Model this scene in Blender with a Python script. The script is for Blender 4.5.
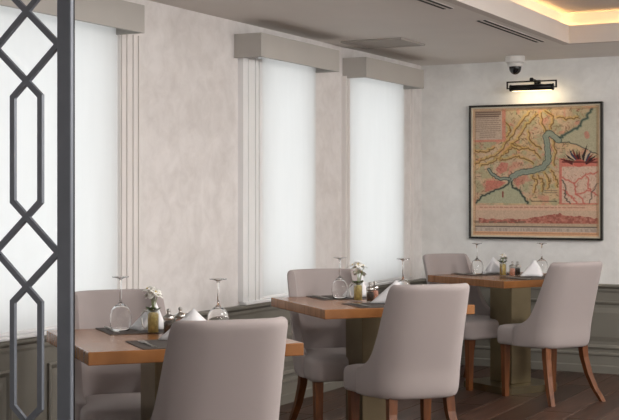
import bpy, bmesh, math, random
import numpy as np
from mathutils import Vector, Matrix

random.seed(7)
R = math.radians
PI = math.pi
scene = bpy.context.scene
for o in list(bpy.data.objects):
    bpy.data.objects.remove(o)
C = scene.collection

# ------------------------------------------------------------------ camera, world, exposure
cam_data = bpy.data.cameras.new('camera')
cam_data.sensor_width = 36.0
cam_data.lens = 1300.0 / 619.0 * 36.0
cam_data.shift_y = -13.0 / 619.0
cam_data.clip_start = 0.05
cam = bpy.data.objects.new('camera', cam_data)
cam.location = (3.80, 0.0, 1.28)
cam.rotation_euler = (R(90), 0, math.atan2(970 - 309.5, 1300))
C.objects.link(cam)
scene.camera = cam

SKY_STRENGTH = 1.6
world = bpy.data.worlds.new('daylight')
scene.world = world
world.use_nodes = True
bg = world.node_tree.nodes['Background']
bg.inputs[0].default_value = (0.965, 0.985, 1.0, 1)
bg.inputs[1].default_value = SKY_STRENGTH

vs = scene.view_settings
vs.view_transform = 'Standard'
vs.look = 'None'
vs.gamma = 1.0
vs.use_curve_mapping = False
vs.exposure = 0.08


def lamp(name, kind, loc, power, color, size=0.3, aim=None, spot=None, blend=0.5, size_y=None):
    d = bpy.data.lights.new(name, kind)
    d.energy = power
    d.color = color
    if kind == 'AREA':
        if size_y:
            d.shape = 'RECTANGLE'
            d.size_y = size_y
        else:
            d.shape = 'DISK'
        d.size = size
    elif kind == 'SPOT':
        d.shadow_soft_size = size
        d.spot_size = spot
        d.spot_blend = blend
    else:
        d.shadow_soft_size = size
    o = bpy.data.objects.new(name, d)
    o.location = loc
    if aim is not None:
        v = Vector(aim) - Vector(loc)
        o.rotation_euler = v.to_track_quat('-Z', 'Y').to_euler()
    C.objects.link(o)
    return o


WARM = (1.0, 0.965, 0.935)
# added unseen fill lights: ceiling discs, points on the right and behind the photographer
for (x, y, z, p) in ((3.0, 4.3, 2.47, 26), (3.0, 6.6, 2.47, 26), (4.8, 8.0, 2.28, 18), (3.0, 0.8, 2.28, 16), (4.7, -1.4, 2.28, 14)):
    lamp('ceiling_fill', 'AREA', (x, y, z), p, WARM, 0.45)
for (x, y, p) in ((4.7, 2.6, 78), (4.7, 5.0, 100), (4.7, 7.2, 78), (5.2, 0.0, 38)):
    lamp('side_fill', 'POINT', (x, y, 2.08), p, WARM, 0.2)

# ------------------------------------------------------------------ materials
MATS = {}


def nodes_of(name):
    m = bpy.data.materials.new(name)
    m.use_nodes = True
    nt = m.node_tree
    nt.nodes.clear()
    out = nt.nodes.new('ShaderNodeOutputMaterial')
    b = nt.nodes.new('ShaderNodeBsdfPrincipled')
    nt.links.new(b.outputs[0], out.inputs[0])
    MATS[name] = m
    return m, nt, b, out


def setc(sock, c):
    sock.default_value = (c[0], c[1], c[2], 1)


def coords(nt, scale=(1, 1, 1), kind='Object'):
    t = nt.nodes.new('ShaderNodeTexCoord')
    mp = nt.nodes.new('ShaderNodeMapping')
    mp.inputs['Scale'].default_value = scale
    nt.links.new(t.outputs[kind], mp.inputs[0])
    return mp.outputs[0]


def noise(nt, vec, scale, detail=4, rough=0.55, dist=0.0):
    n = nt.nodes.new('ShaderNodeTexNoise')
    n.inputs['Scale'].default_value = scale
    n.inputs['Detail'].default_value = detail
    n.inputs['Roughness'].default_value = rough
    n.inputs['Distortion'].default_value = dist
    nt.links.new(vec, n.inputs['Vector'])
    return n.outputs['Fac']


def ramp(nt, fac, stops):
    r = nt.nodes.new('ShaderNodeValToRGB')
    e = r.color_ramp.elements
    while len(e) < len(stops):
        e.new(0.5)
    for k, (p, c) in enumerate(stops):
        e[k].position = p
        e[k].color = (c[0], c[1], c[2], 1)
    nt.links.new(fac, r.inputs[0])
    return r.outputs[0]


def bump(nt, b, h, strength=0.2, dist=0.01):
    n = nt.nodes.new('ShaderNodeBump')
    n.inputs['Strength'].default_value = strength
    n.inputs['Distance'].default_value = dist
    nt.links.new(h, n.inputs['Height'])
    nt.links.new(n.outputs[0], b.inputs['Normal'])


def mul(c, k):
    return tuple(v * k for v in c)


def plain(name, c, rough=0.5, metal=0.0, var=0.06, scale=6.0, bumpy=0.0, spec=0.5):
    m, nt, b, out = nodes_of(name)
    v = coords(nt)
    f = noise(nt, v, scale)
    col = ramp(nt, f, ((0.3, mul(c, 1 - var)), (0.7, mul(c, 1 + var))))
    nt.links.new(col, b.inputs['Base Color'])
    b.inputs['Roughness'].default_value = rough
    b.inputs['Metallic'].default_value = metal
    b.inputs['Specular IOR Level'].default_value = spec
    if bumpy:
        bump(nt, b, noise(nt, v, scale * 12), bumpy, 0.004)
    return m


def plaster(name, c, c2, spec=0.35):
    m, nt, b, out = nodes_of(name)
    v = coords(nt)
    n1 = noise(nt, v, 2.2, 8, 0.62, 1.2)
    n2 = noise(nt, v, 11.0, 5, 0.6, 0.6)
    mx = nt.nodes.new('ShaderNodeMath')
    mx.operation = 'MULTIPLY_ADD'
    nt.links.new(n2, mx.inputs[0])
    mx.inputs[1].default_value = 0.7
    nt.links.new(n1, mx.inputs[2])
    col = ramp(nt, mx.outputs[0], ((0.62, c2), (1.05, c)))
    nt.links.new(col, b.inputs['Base Color'])
    rr = ramp(nt, n1, ((0.35, (0.42,) * 3), (0.65, (0.62,) * 3)))
    nt.links.new(rr, b.inputs['Roughness'])
    b.inputs['Specular IOR Level'].default_value = spec
    bump(nt, b, mx.outputs[0], 0.12, 0.01)
    return m


def wood(name, dark, light, scale=(1.5, 18, 2.0), rough=0.35, var_obj=0.0, coat=0.0):
    m, nt, b, out = nodes_of(name)
    v = coords(nt, scale)
    if var_obj:
        oi = nt.nodes.new('ShaderNodeObjectInfo')
        ad = nt.nodes.new('ShaderNodeVectorMath')
        ad.operation = 'MULTIPLY_ADD'
        nt.links.new(oi.outputs['Random'], ad.inputs[0])
        ad.inputs[1].default_value = (37, 53, 19)
        nt.links.new(v, ad.inputs[2])
        v = ad.outputs[0]
    n1 = noise(nt, v, 1.6, 6, 0.6, 0.8)
    n2 = noise(nt, v, 7.0, 3, 0.6)
    mx = nt.nodes.new('ShaderNodeMath')
    mx.operation = 'MULTIPLY_ADD'
    nt.links.new(n2, mx.inputs[0])
    mx.inputs[1].default_value = 0.4
    nt.links.new(n1, mx.inputs[2])
    col = ramp(nt, mx.outputs[0], ((0.45, dark), (0.95, light)))
    if var_obj:
        hv = nt.nodes.new('ShaderNodeHueSaturation')
        mr = nt.nodes.new('ShaderNodeMapRange')
        mr.inputs['To Min'].default_value = 1 - var_obj
        mr.inputs['To Max'].default_value = 1 + var_obj
        nt.links.new(oi.outputs['Random'], mr.inputs[0])
        nt.links.new(mr.outputs[0], hv.inputs['Value'])
        nt.links.new(col, hv.inputs['Color'])
        col = hv.outputs[0]
    nt.links.new(col, b.inputs['Base Color'])
    b.inputs['Roughness'].default_value = rough
    b.inputs['Coat Weight'].default_value = coat
    bump(nt, b, mx.outputs[0], 0.08, 0.004)
    return m


def fabric(name, c):
    m, nt, b, out = nodes_of(name)
    v = coords(nt)
    f1 = noise(nt, v, 9.0, 4)
    vw = coords(nt, (1, 1, 6))
    vh = coords(nt, (6, 6, 1))
    f2 = noise(nt, vw, 130.0, 2)
    f3 = noise(nt, vh, 130.0, 2)
    ad = nt.nodes.new('ShaderNodeMath')
    nt.links.new(f2, ad.inputs[0])
    nt.links.new(f3, ad.inputs[1])
    ad2 = nt.nodes.new('ShaderNodeMath')
    ad2.operation = 'MULTIPLY_ADD'
    nt.links.new(f1, ad2.inputs[0])
    ad2.inputs[1].default_value = 0.5
    nt.links.new(ad.outputs[0], ad2.inputs[2])
    col = ramp(nt, ad2.outputs[0], ((0.25, mul(c, 0.9)), (1.0, mul(c, 1.08))))
    nt.links.new(col, b.inputs['Base Color'])
    b.inputs['Roughness'].default_value = 0.85
    b.inputs['Specular IOR Level'].default_value = 0.25
    b.inputs['Sheen Weight'].default_value = 0.15
    b.inputs['Sheen Roughness'].default_value = 0.5
    bump(nt, b, ad.outputs[0], 0.15, 0.002)
    return m


plaster('plaster_left', (0.855, 0.83, 0.82), (0.725, 0.695, 0.68))
plaster('plaster_back', (0.86, 0.86, 0.845), (0.76, 0.755, 0.74), 0.3)
plain('ceiling_paint', (0.76, 0.725, 0.685), 0.8, 0, 0.03, 2.0)
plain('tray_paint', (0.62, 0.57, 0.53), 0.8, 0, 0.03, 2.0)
plain('wainscot_paint', (0.195, 0.185, 0.158), 0.45, 0, 0.05, 3.0)
plain('pelmet_paint', (0.50, 0.48, 0.45), 0.6, 0, 0.03, 3.0)
plain('white_frame', (0.93, 0.94, 0.95), 0.35, 0, 0.02, 3.0)
plain('trim_plaster', (0.84, 0.81, 0.79), 0.5, 0, 0.03, 3.0)
plain('screen_metal', (0.18, 0.20, 0.235), 0.42, 0.25, 0.08, 8.0)
plain('dark_metal', (0.012, 0.012, 0.012), 0.35, 0.6, 0.1, 8.0)
plain('bronze_metal', (0.30, 0.25, 0.16), 0.30, 1.0, 0.12, 5.0)
plain('steel', (0.55, 0.54, 0.52), 0.28, 1.0, 0.05, 9.0)
plain('slot_black', (0.01, 0.01, 0.01), 0.8, 0, 0.05, 5.0)
plain('hatch_paint', (0.40, 0.37, 0.34), 0.7, 0, 0.03, 5.0)
plain('white_plastic', (0.75, 0.74, 0.72), 0.4, 0, 0.02, 5.0)
plain('black_dome', (0.01, 0.01, 0.012), 0.08, 0, 0.05, 5.0)
plain('napkin_cloth', (0.84, 0.84, 0.86), 0.8, 0, 0.03, 14.0, 0.15)
plain('placemat_weave', (0.085, 0.07, 0.06), 0.7, 0, 0.25, 60.0, 0.3)
plain('petal_white', (0.88, 0.87, 0.82), 0.6, 0, 0.04, 20.0)
plain('petal_yellow', (0.75, 0.55, 0.10), 0.6, 0, 0.1, 20.0)
plain('leaf_green', (0.04, 0.07, 0.02), 0.5, 0, 0.2, 20.0)
plain('stem_green', (0.20, 0.26, 0.08), 0.5, 0, 0.2, 20.0)
plain('moss_filling', (0.56, 0.43, 0.15), 0.7, 0, 0.45, 60.0, 0.4)
plain('peppercorns', (0.035, 0.025, 0.02), 0.6, 0, 0.6, 160.0, 0.6)
plain('pink_salt', (0.78, 0.36, 0.27), 0.6, 0, 0.35, 120.0, 0.5)
plain('frame_black', (0.02, 0.017, 0.014), 0.4, 0, 0.1, 10.0)
plain('frame_gold', (0.66, 0.58, 0.45), 0.5, 0.1, 0.12, 14.0)
wood('table_wood', (0.20, 0.075, 0.020), (0.36, 0.155, 0.052), (1.5, 18, 1.2), 0.27, 0.06)
wood('leg_wood', (0.08, 0.022, 0.006), (0.20, 0.068, 0.019), (14, 14, 1.5), 0.35, 0.06)
wood('floor_wood', (0.026, 0.013, 0.0085), (0.10, 0.050, 0.034), (9, 0.9, 5), 0.36, 0.3)
MATS['floor_wood'].node_tree.nodes['Principled BSDF'].inputs['Specular IOR Level'].default_value = 0.3
plain('floor_base', (0.03, 0.02, 0.015), 0.6, 0, 0.1, 4.0)
fabric('chair_fabric', (0.355, 0.312, 0.304))


def glass_mat(name, tint=(1, 1, 1), ior=1.45):
    m, nt, b, out = nodes_of(name)
    setc(b.inputs['Base Color'], tint)
    b.inputs['Transmission Weight'].default_value = 1.0
    b.inputs['Roughness'].default_value = 0.0
    b.inputs['IOR'].default_value = ior
    return m


glass_mat('clear_glass')


def pane_mat():
    m, nt, b, out = nodes_of('pane_glass')
    tr = nt.nodes.new('ShaderNodeBsdfTransparent')
    setc(tr.inputs[0], (0.97, 0.975, 0.975))
    gl = nt.nodes.new('ShaderNodeBsdfGlossy')
    gl.inputs['Roughness'].default_value = 0.02
    mx = nt.nodes.new('ShaderNodeMixShader')
    mx.inputs[0].default_value = 0.07
    nt.links.new(tr.outputs[0], mx.inputs[1])
    nt.links.new(gl.outputs[0], mx.inputs[2])
    nt.links.new(mx.outputs[0], out.inputs[0])


pane_mat()


def thin_glass():
    m, nt, b, out = nodes_of('thin_glass')
    tr = nt.nodes.new('ShaderNodeBsdfTransparent')
    setc(tr.inputs[0], (0.96, 0.97, 0.96))
    gl = nt.nodes.new('ShaderNodeBsdfGlossy')
    gl.inputs['Roughness'].default_value = 0.03
    mx = nt.nodes.new('ShaderNodeMixShader')
    mx.inputs[0].default_value = 0.12
    nt.links.new(tr.outputs[0], mx.inputs[1])
    nt.links.new(gl.outputs[0], mx.inputs[2])
    nt.links.new(mx.outputs[0], out.inputs[0])


thin_glass()


def blind_mat():
    m, nt, b, out = nodes_of('blind_fabric')
    v = coords(nt, (1, 1, 0.15))
    f = noise(nt, v, 14, 3)
    col = ramp(nt, f, ((0.3, (0.85, 0.86, 0.855)), (0.7, (0.89, 0.90, 0.895))))
    tl = nt.nodes.new('ShaderNodeBsdfTranslucent')
    df = nt.nodes.new('ShaderNodeBsdfDiffuse')
    nt.links.new(col, tl.inputs[0])
    setc(df.inputs[0], (0.78, 0.79, 0.78))
    mx = nt.nodes.new('ShaderNodeMixShader')
    mx.inputs[0].default_value = 0.42
    nt.links.new(tl.outputs[0], mx.inputs[1])
    nt.links.new(df.outputs[0], mx.inputs[2])
    nt.links.new(mx.outputs[0], out.inputs[0])


blind_mat()


def emit_mat(name, c, s):
    m, nt, b, out = nodes_of(name)
    setc(b.inputs['Base Color'], (0.8, 0.8, 0.8))
    setc(b.inputs['Emission Color'], c)
    b.inputs['Emission Strength'].default_value = s
    return m


emit_mat('led_warm', (1.0, 0.60, 0.22), 26.0)
emit_mat('lamp_warm', (1.0, 0.76, 0.42), 3.0)

# ------------------------------------------------------------------ mesh helpers


def link(name, data, parent=None, loc=None, rotz=None):
    o = bpy.data.objects.new(name, data)
    C.objects.link(o)
    if parent is not None:
        o.parent = parent
    if loc is not None:
        o.location = loc
    if rotz is not None:
        o.rotation_euler = (0, 0, rotz)
    return o


def tag(o, label=None, cat=None, group=None, kind=None):
    if label:
        o['label'] = label
    if cat:
        o['category'] = cat
    if group:
        o['group'] = group
    if kind:
        o['kind'] = kind
    return o


def thing(name, label, cat, loc=(0, 0, 0), rotz=0, group=None):
    return tag(link(name, None, None, loc, rotz), label, cat, group)


def finish(bm, name, mat, smooth=False):
    bmesh.ops.recalc_face_normals(bm, faces=bm.faces)
    me = bpy.data.meshes.new(name)
    bm.to_mesh(me)
    bm.free()
    if smooth:
        me.polygons.foreach_set('use_smooth', [True] * len(me.polygons))
    me.materials.append(MATS[mat])
    return me


def bm_box(bm, x0, x1, y0, y1, z0, z1):
    vs_ = [bm.verts.new(p) for p in ((x0, y0, z0), (x1, y0, z0), (x1, y1, z0), (x0, y1, z0),
                                     (x0, y0, z1), (x1, y0, z1), (x1, y1, z1), (x0, y1, z1))]
    for f in ((0, 3, 2, 1), (4, 5, 6, 7), (0, 1, 5, 4), (1, 2, 6, 5), (2, 3, 7, 6), (3, 0, 4, 7)):
        bm.faces.new([vs_[k] for k in f])
    return vs_


def box_mesh(name, dims, mat, bevel=0.0, seg=2):
    bm = bmesh.new()
    bm_box(bm, *dims)
    if bevel:
        bmesh.ops.bevel(bm, geom=bm.edges[:], offset=bevel, segments=seg, affect='EDGES', profile=0.5)
    return finish(bm, name, mat)


def box(name, dims, mat, parent=None, bevel=0.0, seg=2):
    return link(name, box_mesh(name, dims, mat, bevel, seg), parent)


def boxes(name, list_dims, mat, parent=None):
    bm = bmesh.new()
    for d in list_dims:
        bm_box(bm, *d)
    return link(name, finish(bm, name, mat), parent)


def lathe_mesh(name, prof, mat, seg=32, closed=False):
    bm = bmesh.new()
    rings = []
    for (r, z) in prof:
        if r < 1e-6:
            rings.append([bm.verts.new((0, 0, z))])
        else:
            rings.append([bm.verts.new((r * math.cos(2 * PI * k / seg), r * math.sin(2 * PI * k / seg), z)) for k in range(seg)])
    pairs = list(zip(rings, rings[1:])) + ([(rings[-1], rings[0])] if closed else [])
    for a, b in pairs:
        for k in range(seg):
            k2 = (k + 1) % seg
            if len(a) == 1 and len(b) == 1:
                continue
            if len(a) == 1:
                bm.faces.new((a[0], b[k], b[k2]))
            elif len(b) == 1:
                bm.faces.new((a[k], b[0], a[k2]))
            else:
                bm.faces.new((a[k], b[k], b[k2], a[k2]))
    return finish(bm, name, mat, True)


def loft_mesh(name, sections, mat, smooth=False, bevel=0.0):
    """sections: list of lists of points, closed loops with equal counts, capped"""
    bm = bmesh.new()
    rings = [[bm.verts.new(p) for p in s] for s in sections]
    n = len(rings[0])
    for a, b in zip(rings, rings[1:]):
        for k in range(n):
            bm.faces.new((a[k], a[(k + 1) % n], b[(k + 1) % n], b[k]))
    bm.faces.new(rings[0][::-1])
    bm.faces.new(rings[-1])
    if bevel:
        ed = [e for e in bm.edges if len(e.link_faces) == 2 and e.calc_face_angle(0) > 0.5]
        bmesh.ops.bevel(bm, geom=ed, offset=bevel, segments=2, affect='EDGES', profile=0.5)
    return finish(bm, name, mat, smooth)


def tube_mesh(name, pts, rad, mat, seg=8):
    pts = [Vector(p) for p in pts]
    rads = rad if isinstance(rad, (list, tuple)) else [rad] * len(pts)
    secs = []
    for k, p in enumerate(pts):
        d = (pts[min(k + 1, len(pts) - 1)] - pts[max(k - 1, 0)]).normalized()
        a = d.orthogonal().normalized() if abs(d.z) > 0.99 else d.cross(Vector((0, 0, 1))).normalized()
        b = d.cross(a)
        secs.append([p + (a * math.cos(2 * PI * j / seg) + b * math.sin(2 * PI * j / seg)) * rads[k] for j in range(seg)])
    return loft_mesh(name, secs, mat, True)


# ------------------------------------------------------------------ the room
XR, Y0, YB, ZC = 6.6, -3.0, 9.40, 2.30

floor = tag(box('floor', (-0.2, XR + 0.2, Y0 - 0.2, YB + 0.2, -0.12, -0.008), 'floor_base'),
            'dark brown wooden plank floor under the tables', None, None, 'structure')
PW = 0.19
plank_cache = {}
row = 0
x = 0.0
rp = random.Random(3)
while x < 5.6:
    y = 1.2 - rp.random() * 1.6
    while y < YB:
        L = rp.choice((1.4, 1.7, 2.0))
        ya, yb = max(y, 1.2), min(y + L, YB)
        if yb - ya > 0.05:
            key = round(yb - ya, 2)
            if key not in plank_cache:
                plank_cache[key] = box_mesh('plank', (0.0012, PW - 0.0012, 0.001, yb - ya - 0.001, -0.012, 0.0), 'floor_wood', 0.0035, 1)
            p = link('plank', plank_cache[key], floor)
            p.location = (x, ya, rp.uniform(-0.0006, 0.0))
        y += L
    x += PW

# ceiling with a recessed tray
TX0, TX1, TY0, TY1 = 1.37, 5.2, 3.0, 8.53
ceil = boxes('ceiling', [(-0.2, TX0, Y0 - 0.2, YB + 0.2, ZC, ZC + 0.3), (TX1, XR + 0.2, Y0 - 0.2, YB + 0.2, ZC, ZC + 0.3),
                         (TX0, TX1, Y0 - 0.2, TY0, ZC, ZC + 0.3), (TX0, TX1, TY1, YB + 0.2, ZC, ZC + 0.3)], 'ceiling_paint')
tag(ceil, 'taupe painted ceiling with a recessed tray on the right', None, None, 'structure')
box('tray_panel', (TX0, TX1, TY0, TY1, 2.505, 2.60), 'tray_paint', ceil)
LP = 0.06
bm = bmesh.new()
T0, T1, U0, U1 = TX0 + LP, TX1 - LP, TY0 + LP, TY1 - LP
for (z0, z1, w) in ((2.298, 2.32, LP + 0.0), ):
    bm_box(bm, TX0, T0, TY0, TY1, z0, z1)
    bm_box(bm, T1, TX1, TY0, TY1, z0, z1)
    bm_box(bm, T0, T1, TY0, U0, z0, z1)
    bm_box(bm, T0, T1, U1, TY1, z0, z1)
fz0, fz1 = 2.312, 2.418
bm_box(bm, T0 - 0.016, T0 - 0.004, U0, U1, fz0, fz1)
bm_box(bm, T1 + 0.004, T1 + 0.016, U0, U1, fz0, fz1)
bm_box(bm, T0 - 0.016, T1 + 0.016, U0 - 0.016, U0 - 0.004, fz0, fz1)
bm_box(bm, T0 - 0.016, T1 + 0.016, U1 + 0.004, U1 + 0.016, fz0, fz1)
link('tray_fascia', finish(bm, 'tray_fascia', 'tray_paint'), ceil)
strip = tag(boxes('led_strip', [(TX0 + 0.030, TX0 + 0.043, TY0 + 0.03, TY1 - 0.03, 2.322, 2.332),
                                (TX0 + 0.03, TX1 - 0.03, TY1 - 0.043, TY1 - 0.030, 2.322, 2.332)], 'led_warm'),
            'warm orange light strip hidden behind the ceiling tray lip', 'light strip')

# left wall with three window openings
WIN = ((4.00, 5.315), (6.80, 7.505), (8.03, 8.985))
WZ0, WZ1 = 0.69, 2.16
segs = []
prev = Y0 - 0.2
for a, b_ in WIN:
    segs.append((-0.2, 0, prev, a, 0, ZC))
    segs.append((-0.2, 0, a, b_, 0, WZ0))
    segs.append((-0.2, 0, a, b_, WZ1, ZC))
    prev = b_
segs.append((-0.2, 0, prev, YB + 0.2, 0, ZC))
wl = tag(boxes('wall_left', segs, 'plaster_left'), 'mottled pinkish plaster wall with the three windows', None, None, 'structure')
wb = tag(box('wall_back', (0, XR, YB, YB + 0.2, 0, ZC), 'plaster_back'), 'pale grey plaster wall behind the framed map', None, None, 'structure')
wr = tag(box('wall_right', (XR, XR + 0.2, Y0 - 0.2, YB + 0.2, 0, ZC), 'plaster_back'), 'plaster wall on the right side of the room', None, None, 'structure')
wn = tag(box('wall_rear', (0, XR, Y0 - 0.2, Y0, 0, ZC), 'plaster_back'), 'plaster wall behind the photographer', None, None, 'structure')


def raised_panel(name, w, h, parent, loc, rotz):
    """moulding ring plus a raised bevelled field, standing in the local XZ plane, facing -Y"""
    key = ('panel', round(w, 3), round(h, 3))
    bm = bmesh.new()

    def rect(i, d):
        return [bm.verts.new(p) for p in ((i, -d, i), (w - i, -d, i), (w - i, -d, h - i), (i, -d, h - i))]
    rs = [rect(0, 0), rect(0.0, 0.012), rect(0.008, 0.016), rect(0.02, 0.010), rect(0.028, 0.002), rect(0.05, 0.002), rect(0.085, 0.012)]
    for a, b in zip(rs, rs[1:]):
        for k in range(4):
            bm.faces.new((a[k], a[(k + 1) % 4], b[(k + 1) % 4], b[k]))
    bm.faces.new(rs[-1])
    bm.faces.new(rs[0][::-1])
    o = link(name, finish(bm, name, 'wainscot_paint'), parent, loc, rotz)
    return o


RAIL = 0.62
box('wainscot_board', (0, 0.012, Y0, YB, 0, RAIL), 'wainscot_paint', wl)
box('wainscot_board', (0.012, XR, YB - 0.012, YB, 0, RAIL), 'wainscot_paint', wb)
for (a, b_) in ((3.3, 3.9), (3.98, 4.53), (4.79, 5.5), (5.6, 6.42), (6.56, 7.5), (7.62, 8.42), (8.54, 9.3)):
    raised_panel('wainscot_panel', b_ - a, 0.34, wl, (0.012, a, 0.175), PI / 2)
for (a, b_) in ((0.1, 0.44), (0.56, 2.0), (2.12, 3.5), (3.62, 5.0), (5.12, 6.4)):
    raised_panel('wainscot_panel', b_ - a, 0.345, wb, (a, YB - 0.012, 0.18), 0)


def profile_run(name, prof, y0, y1, mat, axis='left'):
    """extrude an (out, z) profile along the wall"""
    secs = []
    for t in (y0, y1):
        if axis == 'left':
            secs.append([(d, t, z) for d, z in prof])
        else:
            secs.append([(t, YB - d, z) for d, z in prof])
    return link(name, loft_mesh(name, secs, mat))


rail_prof = [(0, 0.590), (0.018, 0.590), (0.022, 0.602), (0.022, 0.618), (0.04, 0.625), (0.046, 0.632), (0.046, 0.643), (0.04, 0.648), (0, 0.648)]
base_prof = [(0, 0.0), (0.028, 0.0), (0.028, 0.052), (0.022, 0.06), (0.022, 0.125), (0.03, 0.132), (0.03, 0.142), (0.016, 0.152), (0, 0.152)]
tag(profile_run('trim_1', rail_prof, Y0, YB, 'wainscot_paint'), 'olive grey chair rail under the windows', None, None, 'structure')
tag(profile_run('trim_2', rail_prof, 0.0, XR, 'wainscot_paint', 'back'), 'olive grey chair rail below the framed map', None, None, 'structure')
tag(profile_run('baseboard_left', base_prof, Y0, YB, 'wainscot_paint'), 'olive grey stepped baseboard of the window wall', None, None, 'structure')
tag(profile_run('baseboard_back', base_prof, 0.0, XR, 'wainscot_paint', 'back'), 'olive grey stepped baseboard of the map wall', None, None, 'structure')

# windows: sash, panes, sill, grooved stiles
for k, (a, b_) in enumerate(WIN):
    w = tag(link('window_%d' % (k + 1), None, None, (0, 0, 0)), ('window behind the large blind beside the lattice screen',
            'middle window with white grooved frame', 'window nearest the room corner')[k], None, None, 'structure')
    m_ = (a + b_) / 2
    box('window_frame', (-0.16, -0.11, a, a + 0.05, WZ0, WZ1), 'white_frame', w)
    box('window_frame', (-0.16, -0.11, b_ - 0.05, b_, WZ0, WZ1), 'white_frame', w)
    box('window_frame', (-0.16, -0.11, a + 0.05, b_ - 0.05, WZ0, WZ0 + 0.05), 'white_frame', w)
    box('window_frame', (-0.16, -0.11, a + 0.05, b_ - 0.05, WZ1 - 0.05, WZ1), 'white_frame', w)
    box('pane', (-0.14, -0.134, a + 0.05, b_ - 0.05, WZ0 + 0.05, WZ1 - 0.05), 'pane_glass', w)
    box('window_sill', (0.0, 0.05, a - (0.23 if k == 1 else 0.06), b_ + 0.02, 0.6495, 0.668), 'white_frame', w, 0.004, 1)


def grooved_stile(name, ya, yb, grooves, mat, parent, z0=0.668, z1=2.10, t=0.035):
    """board on the wall with narrow vertical grooves: the profile runs along y"""
    pts = [(0, ya), (t, ya)]
    g = 0.0055
    for gy in grooves:
        pts += [(t, gy - g), (t - 0.018, gy - g * 0.5), (t - 0.018, gy + g * 0.5), (t, gy + g)]
    pts += [(t, yb), (0, yb)]
    secs = [[(d, yy, z) for d, yy in pts] for z in (z0, z1)]
    return link(name, loft_mesh(name, secs, mat), parent)


W1, W2, W3 = (bpy.data.objects['window_%d' % k] for k in (1, 2, 3))
grooved_stile('grooved_stile', 5.33, 5.51, (5.343, 5.39, 5.445, 5.492), 'trim_plaster', W1)
grooved_stile('grooved_stile', 6.56, 6.79, (6.62, 6.705, 6.75), 'white_frame', W2)
grooved_stile('grooved_stile', 7.955, 8.02, (7.985,), 'trim_plaster', W3)
grooved_stile('grooved_stile', 9.17, 9.20, (), 'trim_plaster', W3, t=0.02)


def roller_blind(y0, y1, label):
    t = thing('roller_blind', label, 'blind', (0.022, (y0 + y1) / 2, 0.6695), 0, 'roller blinds at the windows')
    h = (y1 - y0) / 2
    bm = bmesh.new()
    n = 24
    ring = [[], []]
    top, bot = 2.15 - 0.67, 0.008
    rows = 10
    grid = []
    for i in range(n + 1):
        yy = -h + 2 * h * i / n
        colv = []
        for j in range(rows + 1):
            zz = bot + (top - bot) * j / rows
            colv.append(bm.verts.new((0.0015 * math.sin(i * 1.3) * (1 - j / rows), yy, zz)))
        grid.append(colv)
    for i in range(n):
        for j in range(rows):
            bm.faces.new((grid[i][j], grid[i + 1][j], grid[i + 1][j + 1], grid[i][j + 1]))
    link('blind_cloth', finish(bm, 'blind_cloth', 'blind_fabric', True), t)
    box('bottom_bar', (-0.006, 0.008, -h, h, 0.0, 0.016), 'white_frame', t, 0.003, 1)
    link('roller_tube', tube_mesh('roller_tube', [(0.02, -h, top + 0.0), (0.02, h, top + 0.0)], 0.018, 'white_frame', 12), t)


roller_blind(3.97, 5.325, 'wide glowing white roller blind seen through the lattice screen')
roller_blind(6.792, 7.525, 'glowing white roller blind behind the middle table, in the white grooved frame')
roller_blind(8.022, 9.003, 'glowing white roller blind nearest the room corner')


def pelmet(y0, y1, label):
    t = thing('pelmet_box', label, 'pelmet', (0, (y0 + y1) / 2, 2.086), 0, 'pelmet boxes over the blinds')
    h = (y1 - y0) / 2
    H_ = 0.137
    box('front_board', (0.162, 0.18, -h, h, 0, H_), 'pelmet_paint', t, 0.0015, 1)
    box('end_board', (0.001, 0.162, -h, -h + 0.018, 0, H_), 'pelmet_paint', t)
    box('end_board', (0.001, 0.162, h - 0.018, h, 0, H_), 'pelmet_paint', t)
    box('top_board', (0.001, 0.162, -h + 0.018, h - 0.018, H_ - 0.018, H_), 'pelmet_paint', t)


pelmet(3.75, 5.335, 'long grey pelmet box at the top left, behind the lattice screen')
pelmet(6.515, 7.552, 'middle grey pelmet box over the white framed blind')
pelmet(7.972, 9.005, 'grey pelmet box nearest the room corner')

# ------------------------------------------------------------------ ceiling fittings


def slot_diffuser(x, y0, y1, label):
    t = thing('slot_diffuser', label, 'air vent', (x, (y0 + y1) / 2, ZC), 0, 'slot diffusers in the ceiling')
    h = (y1 - y0) / 2
    for xa in (-0.028, 0.012):
        box('slot', (xa, xa + 0.018, -h, h, -0.0045, -0.0005), 'slot_black', t)
    bm = bmesh.new()
    for d in ((-0.036, -0.028, -h, h), (-0.012, 0.012, -h, h), (0.028, 0.036, -h, h)):
        bm_box(bm, *d, -0.003, -0.0005)
    link('rim', finish(bm, 'rim', 'ceiling_paint'), t)


slot_diffuser(1.285, 7.14, 8.29, 'long double black slot vent beside the ceiling tray corner')
slot_diffuser(1.285, 5.60, 6.60, 'double black slot vent cut by the top edge of the picture')

t = thing('ceiling_hatch', 'square grey access hatch in the ceiling above the corner pelmet', 'hatch', (0.345, 7.875, ZC))
box('hatch_door', (-0.195, 0.195, -0.185, 0.185, -0.009, -0.001), 'hatch_paint', t, 0.002, 1)
bm = bmesh.new()
for d in ((-0.215, 0.215, -0.205, -0.19), (-0.215, 0.215, 0.19, 0.205), (-0.215, -0.2, -0.19, 0.19), (0.2, 0.215, -0.19, 0.19)):
    bm_box(bm, *d, -0.012, -0.001)
link('hatch_frame', finish(bm, 'hatch_frame', 'hatch_paint'), t)

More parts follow.
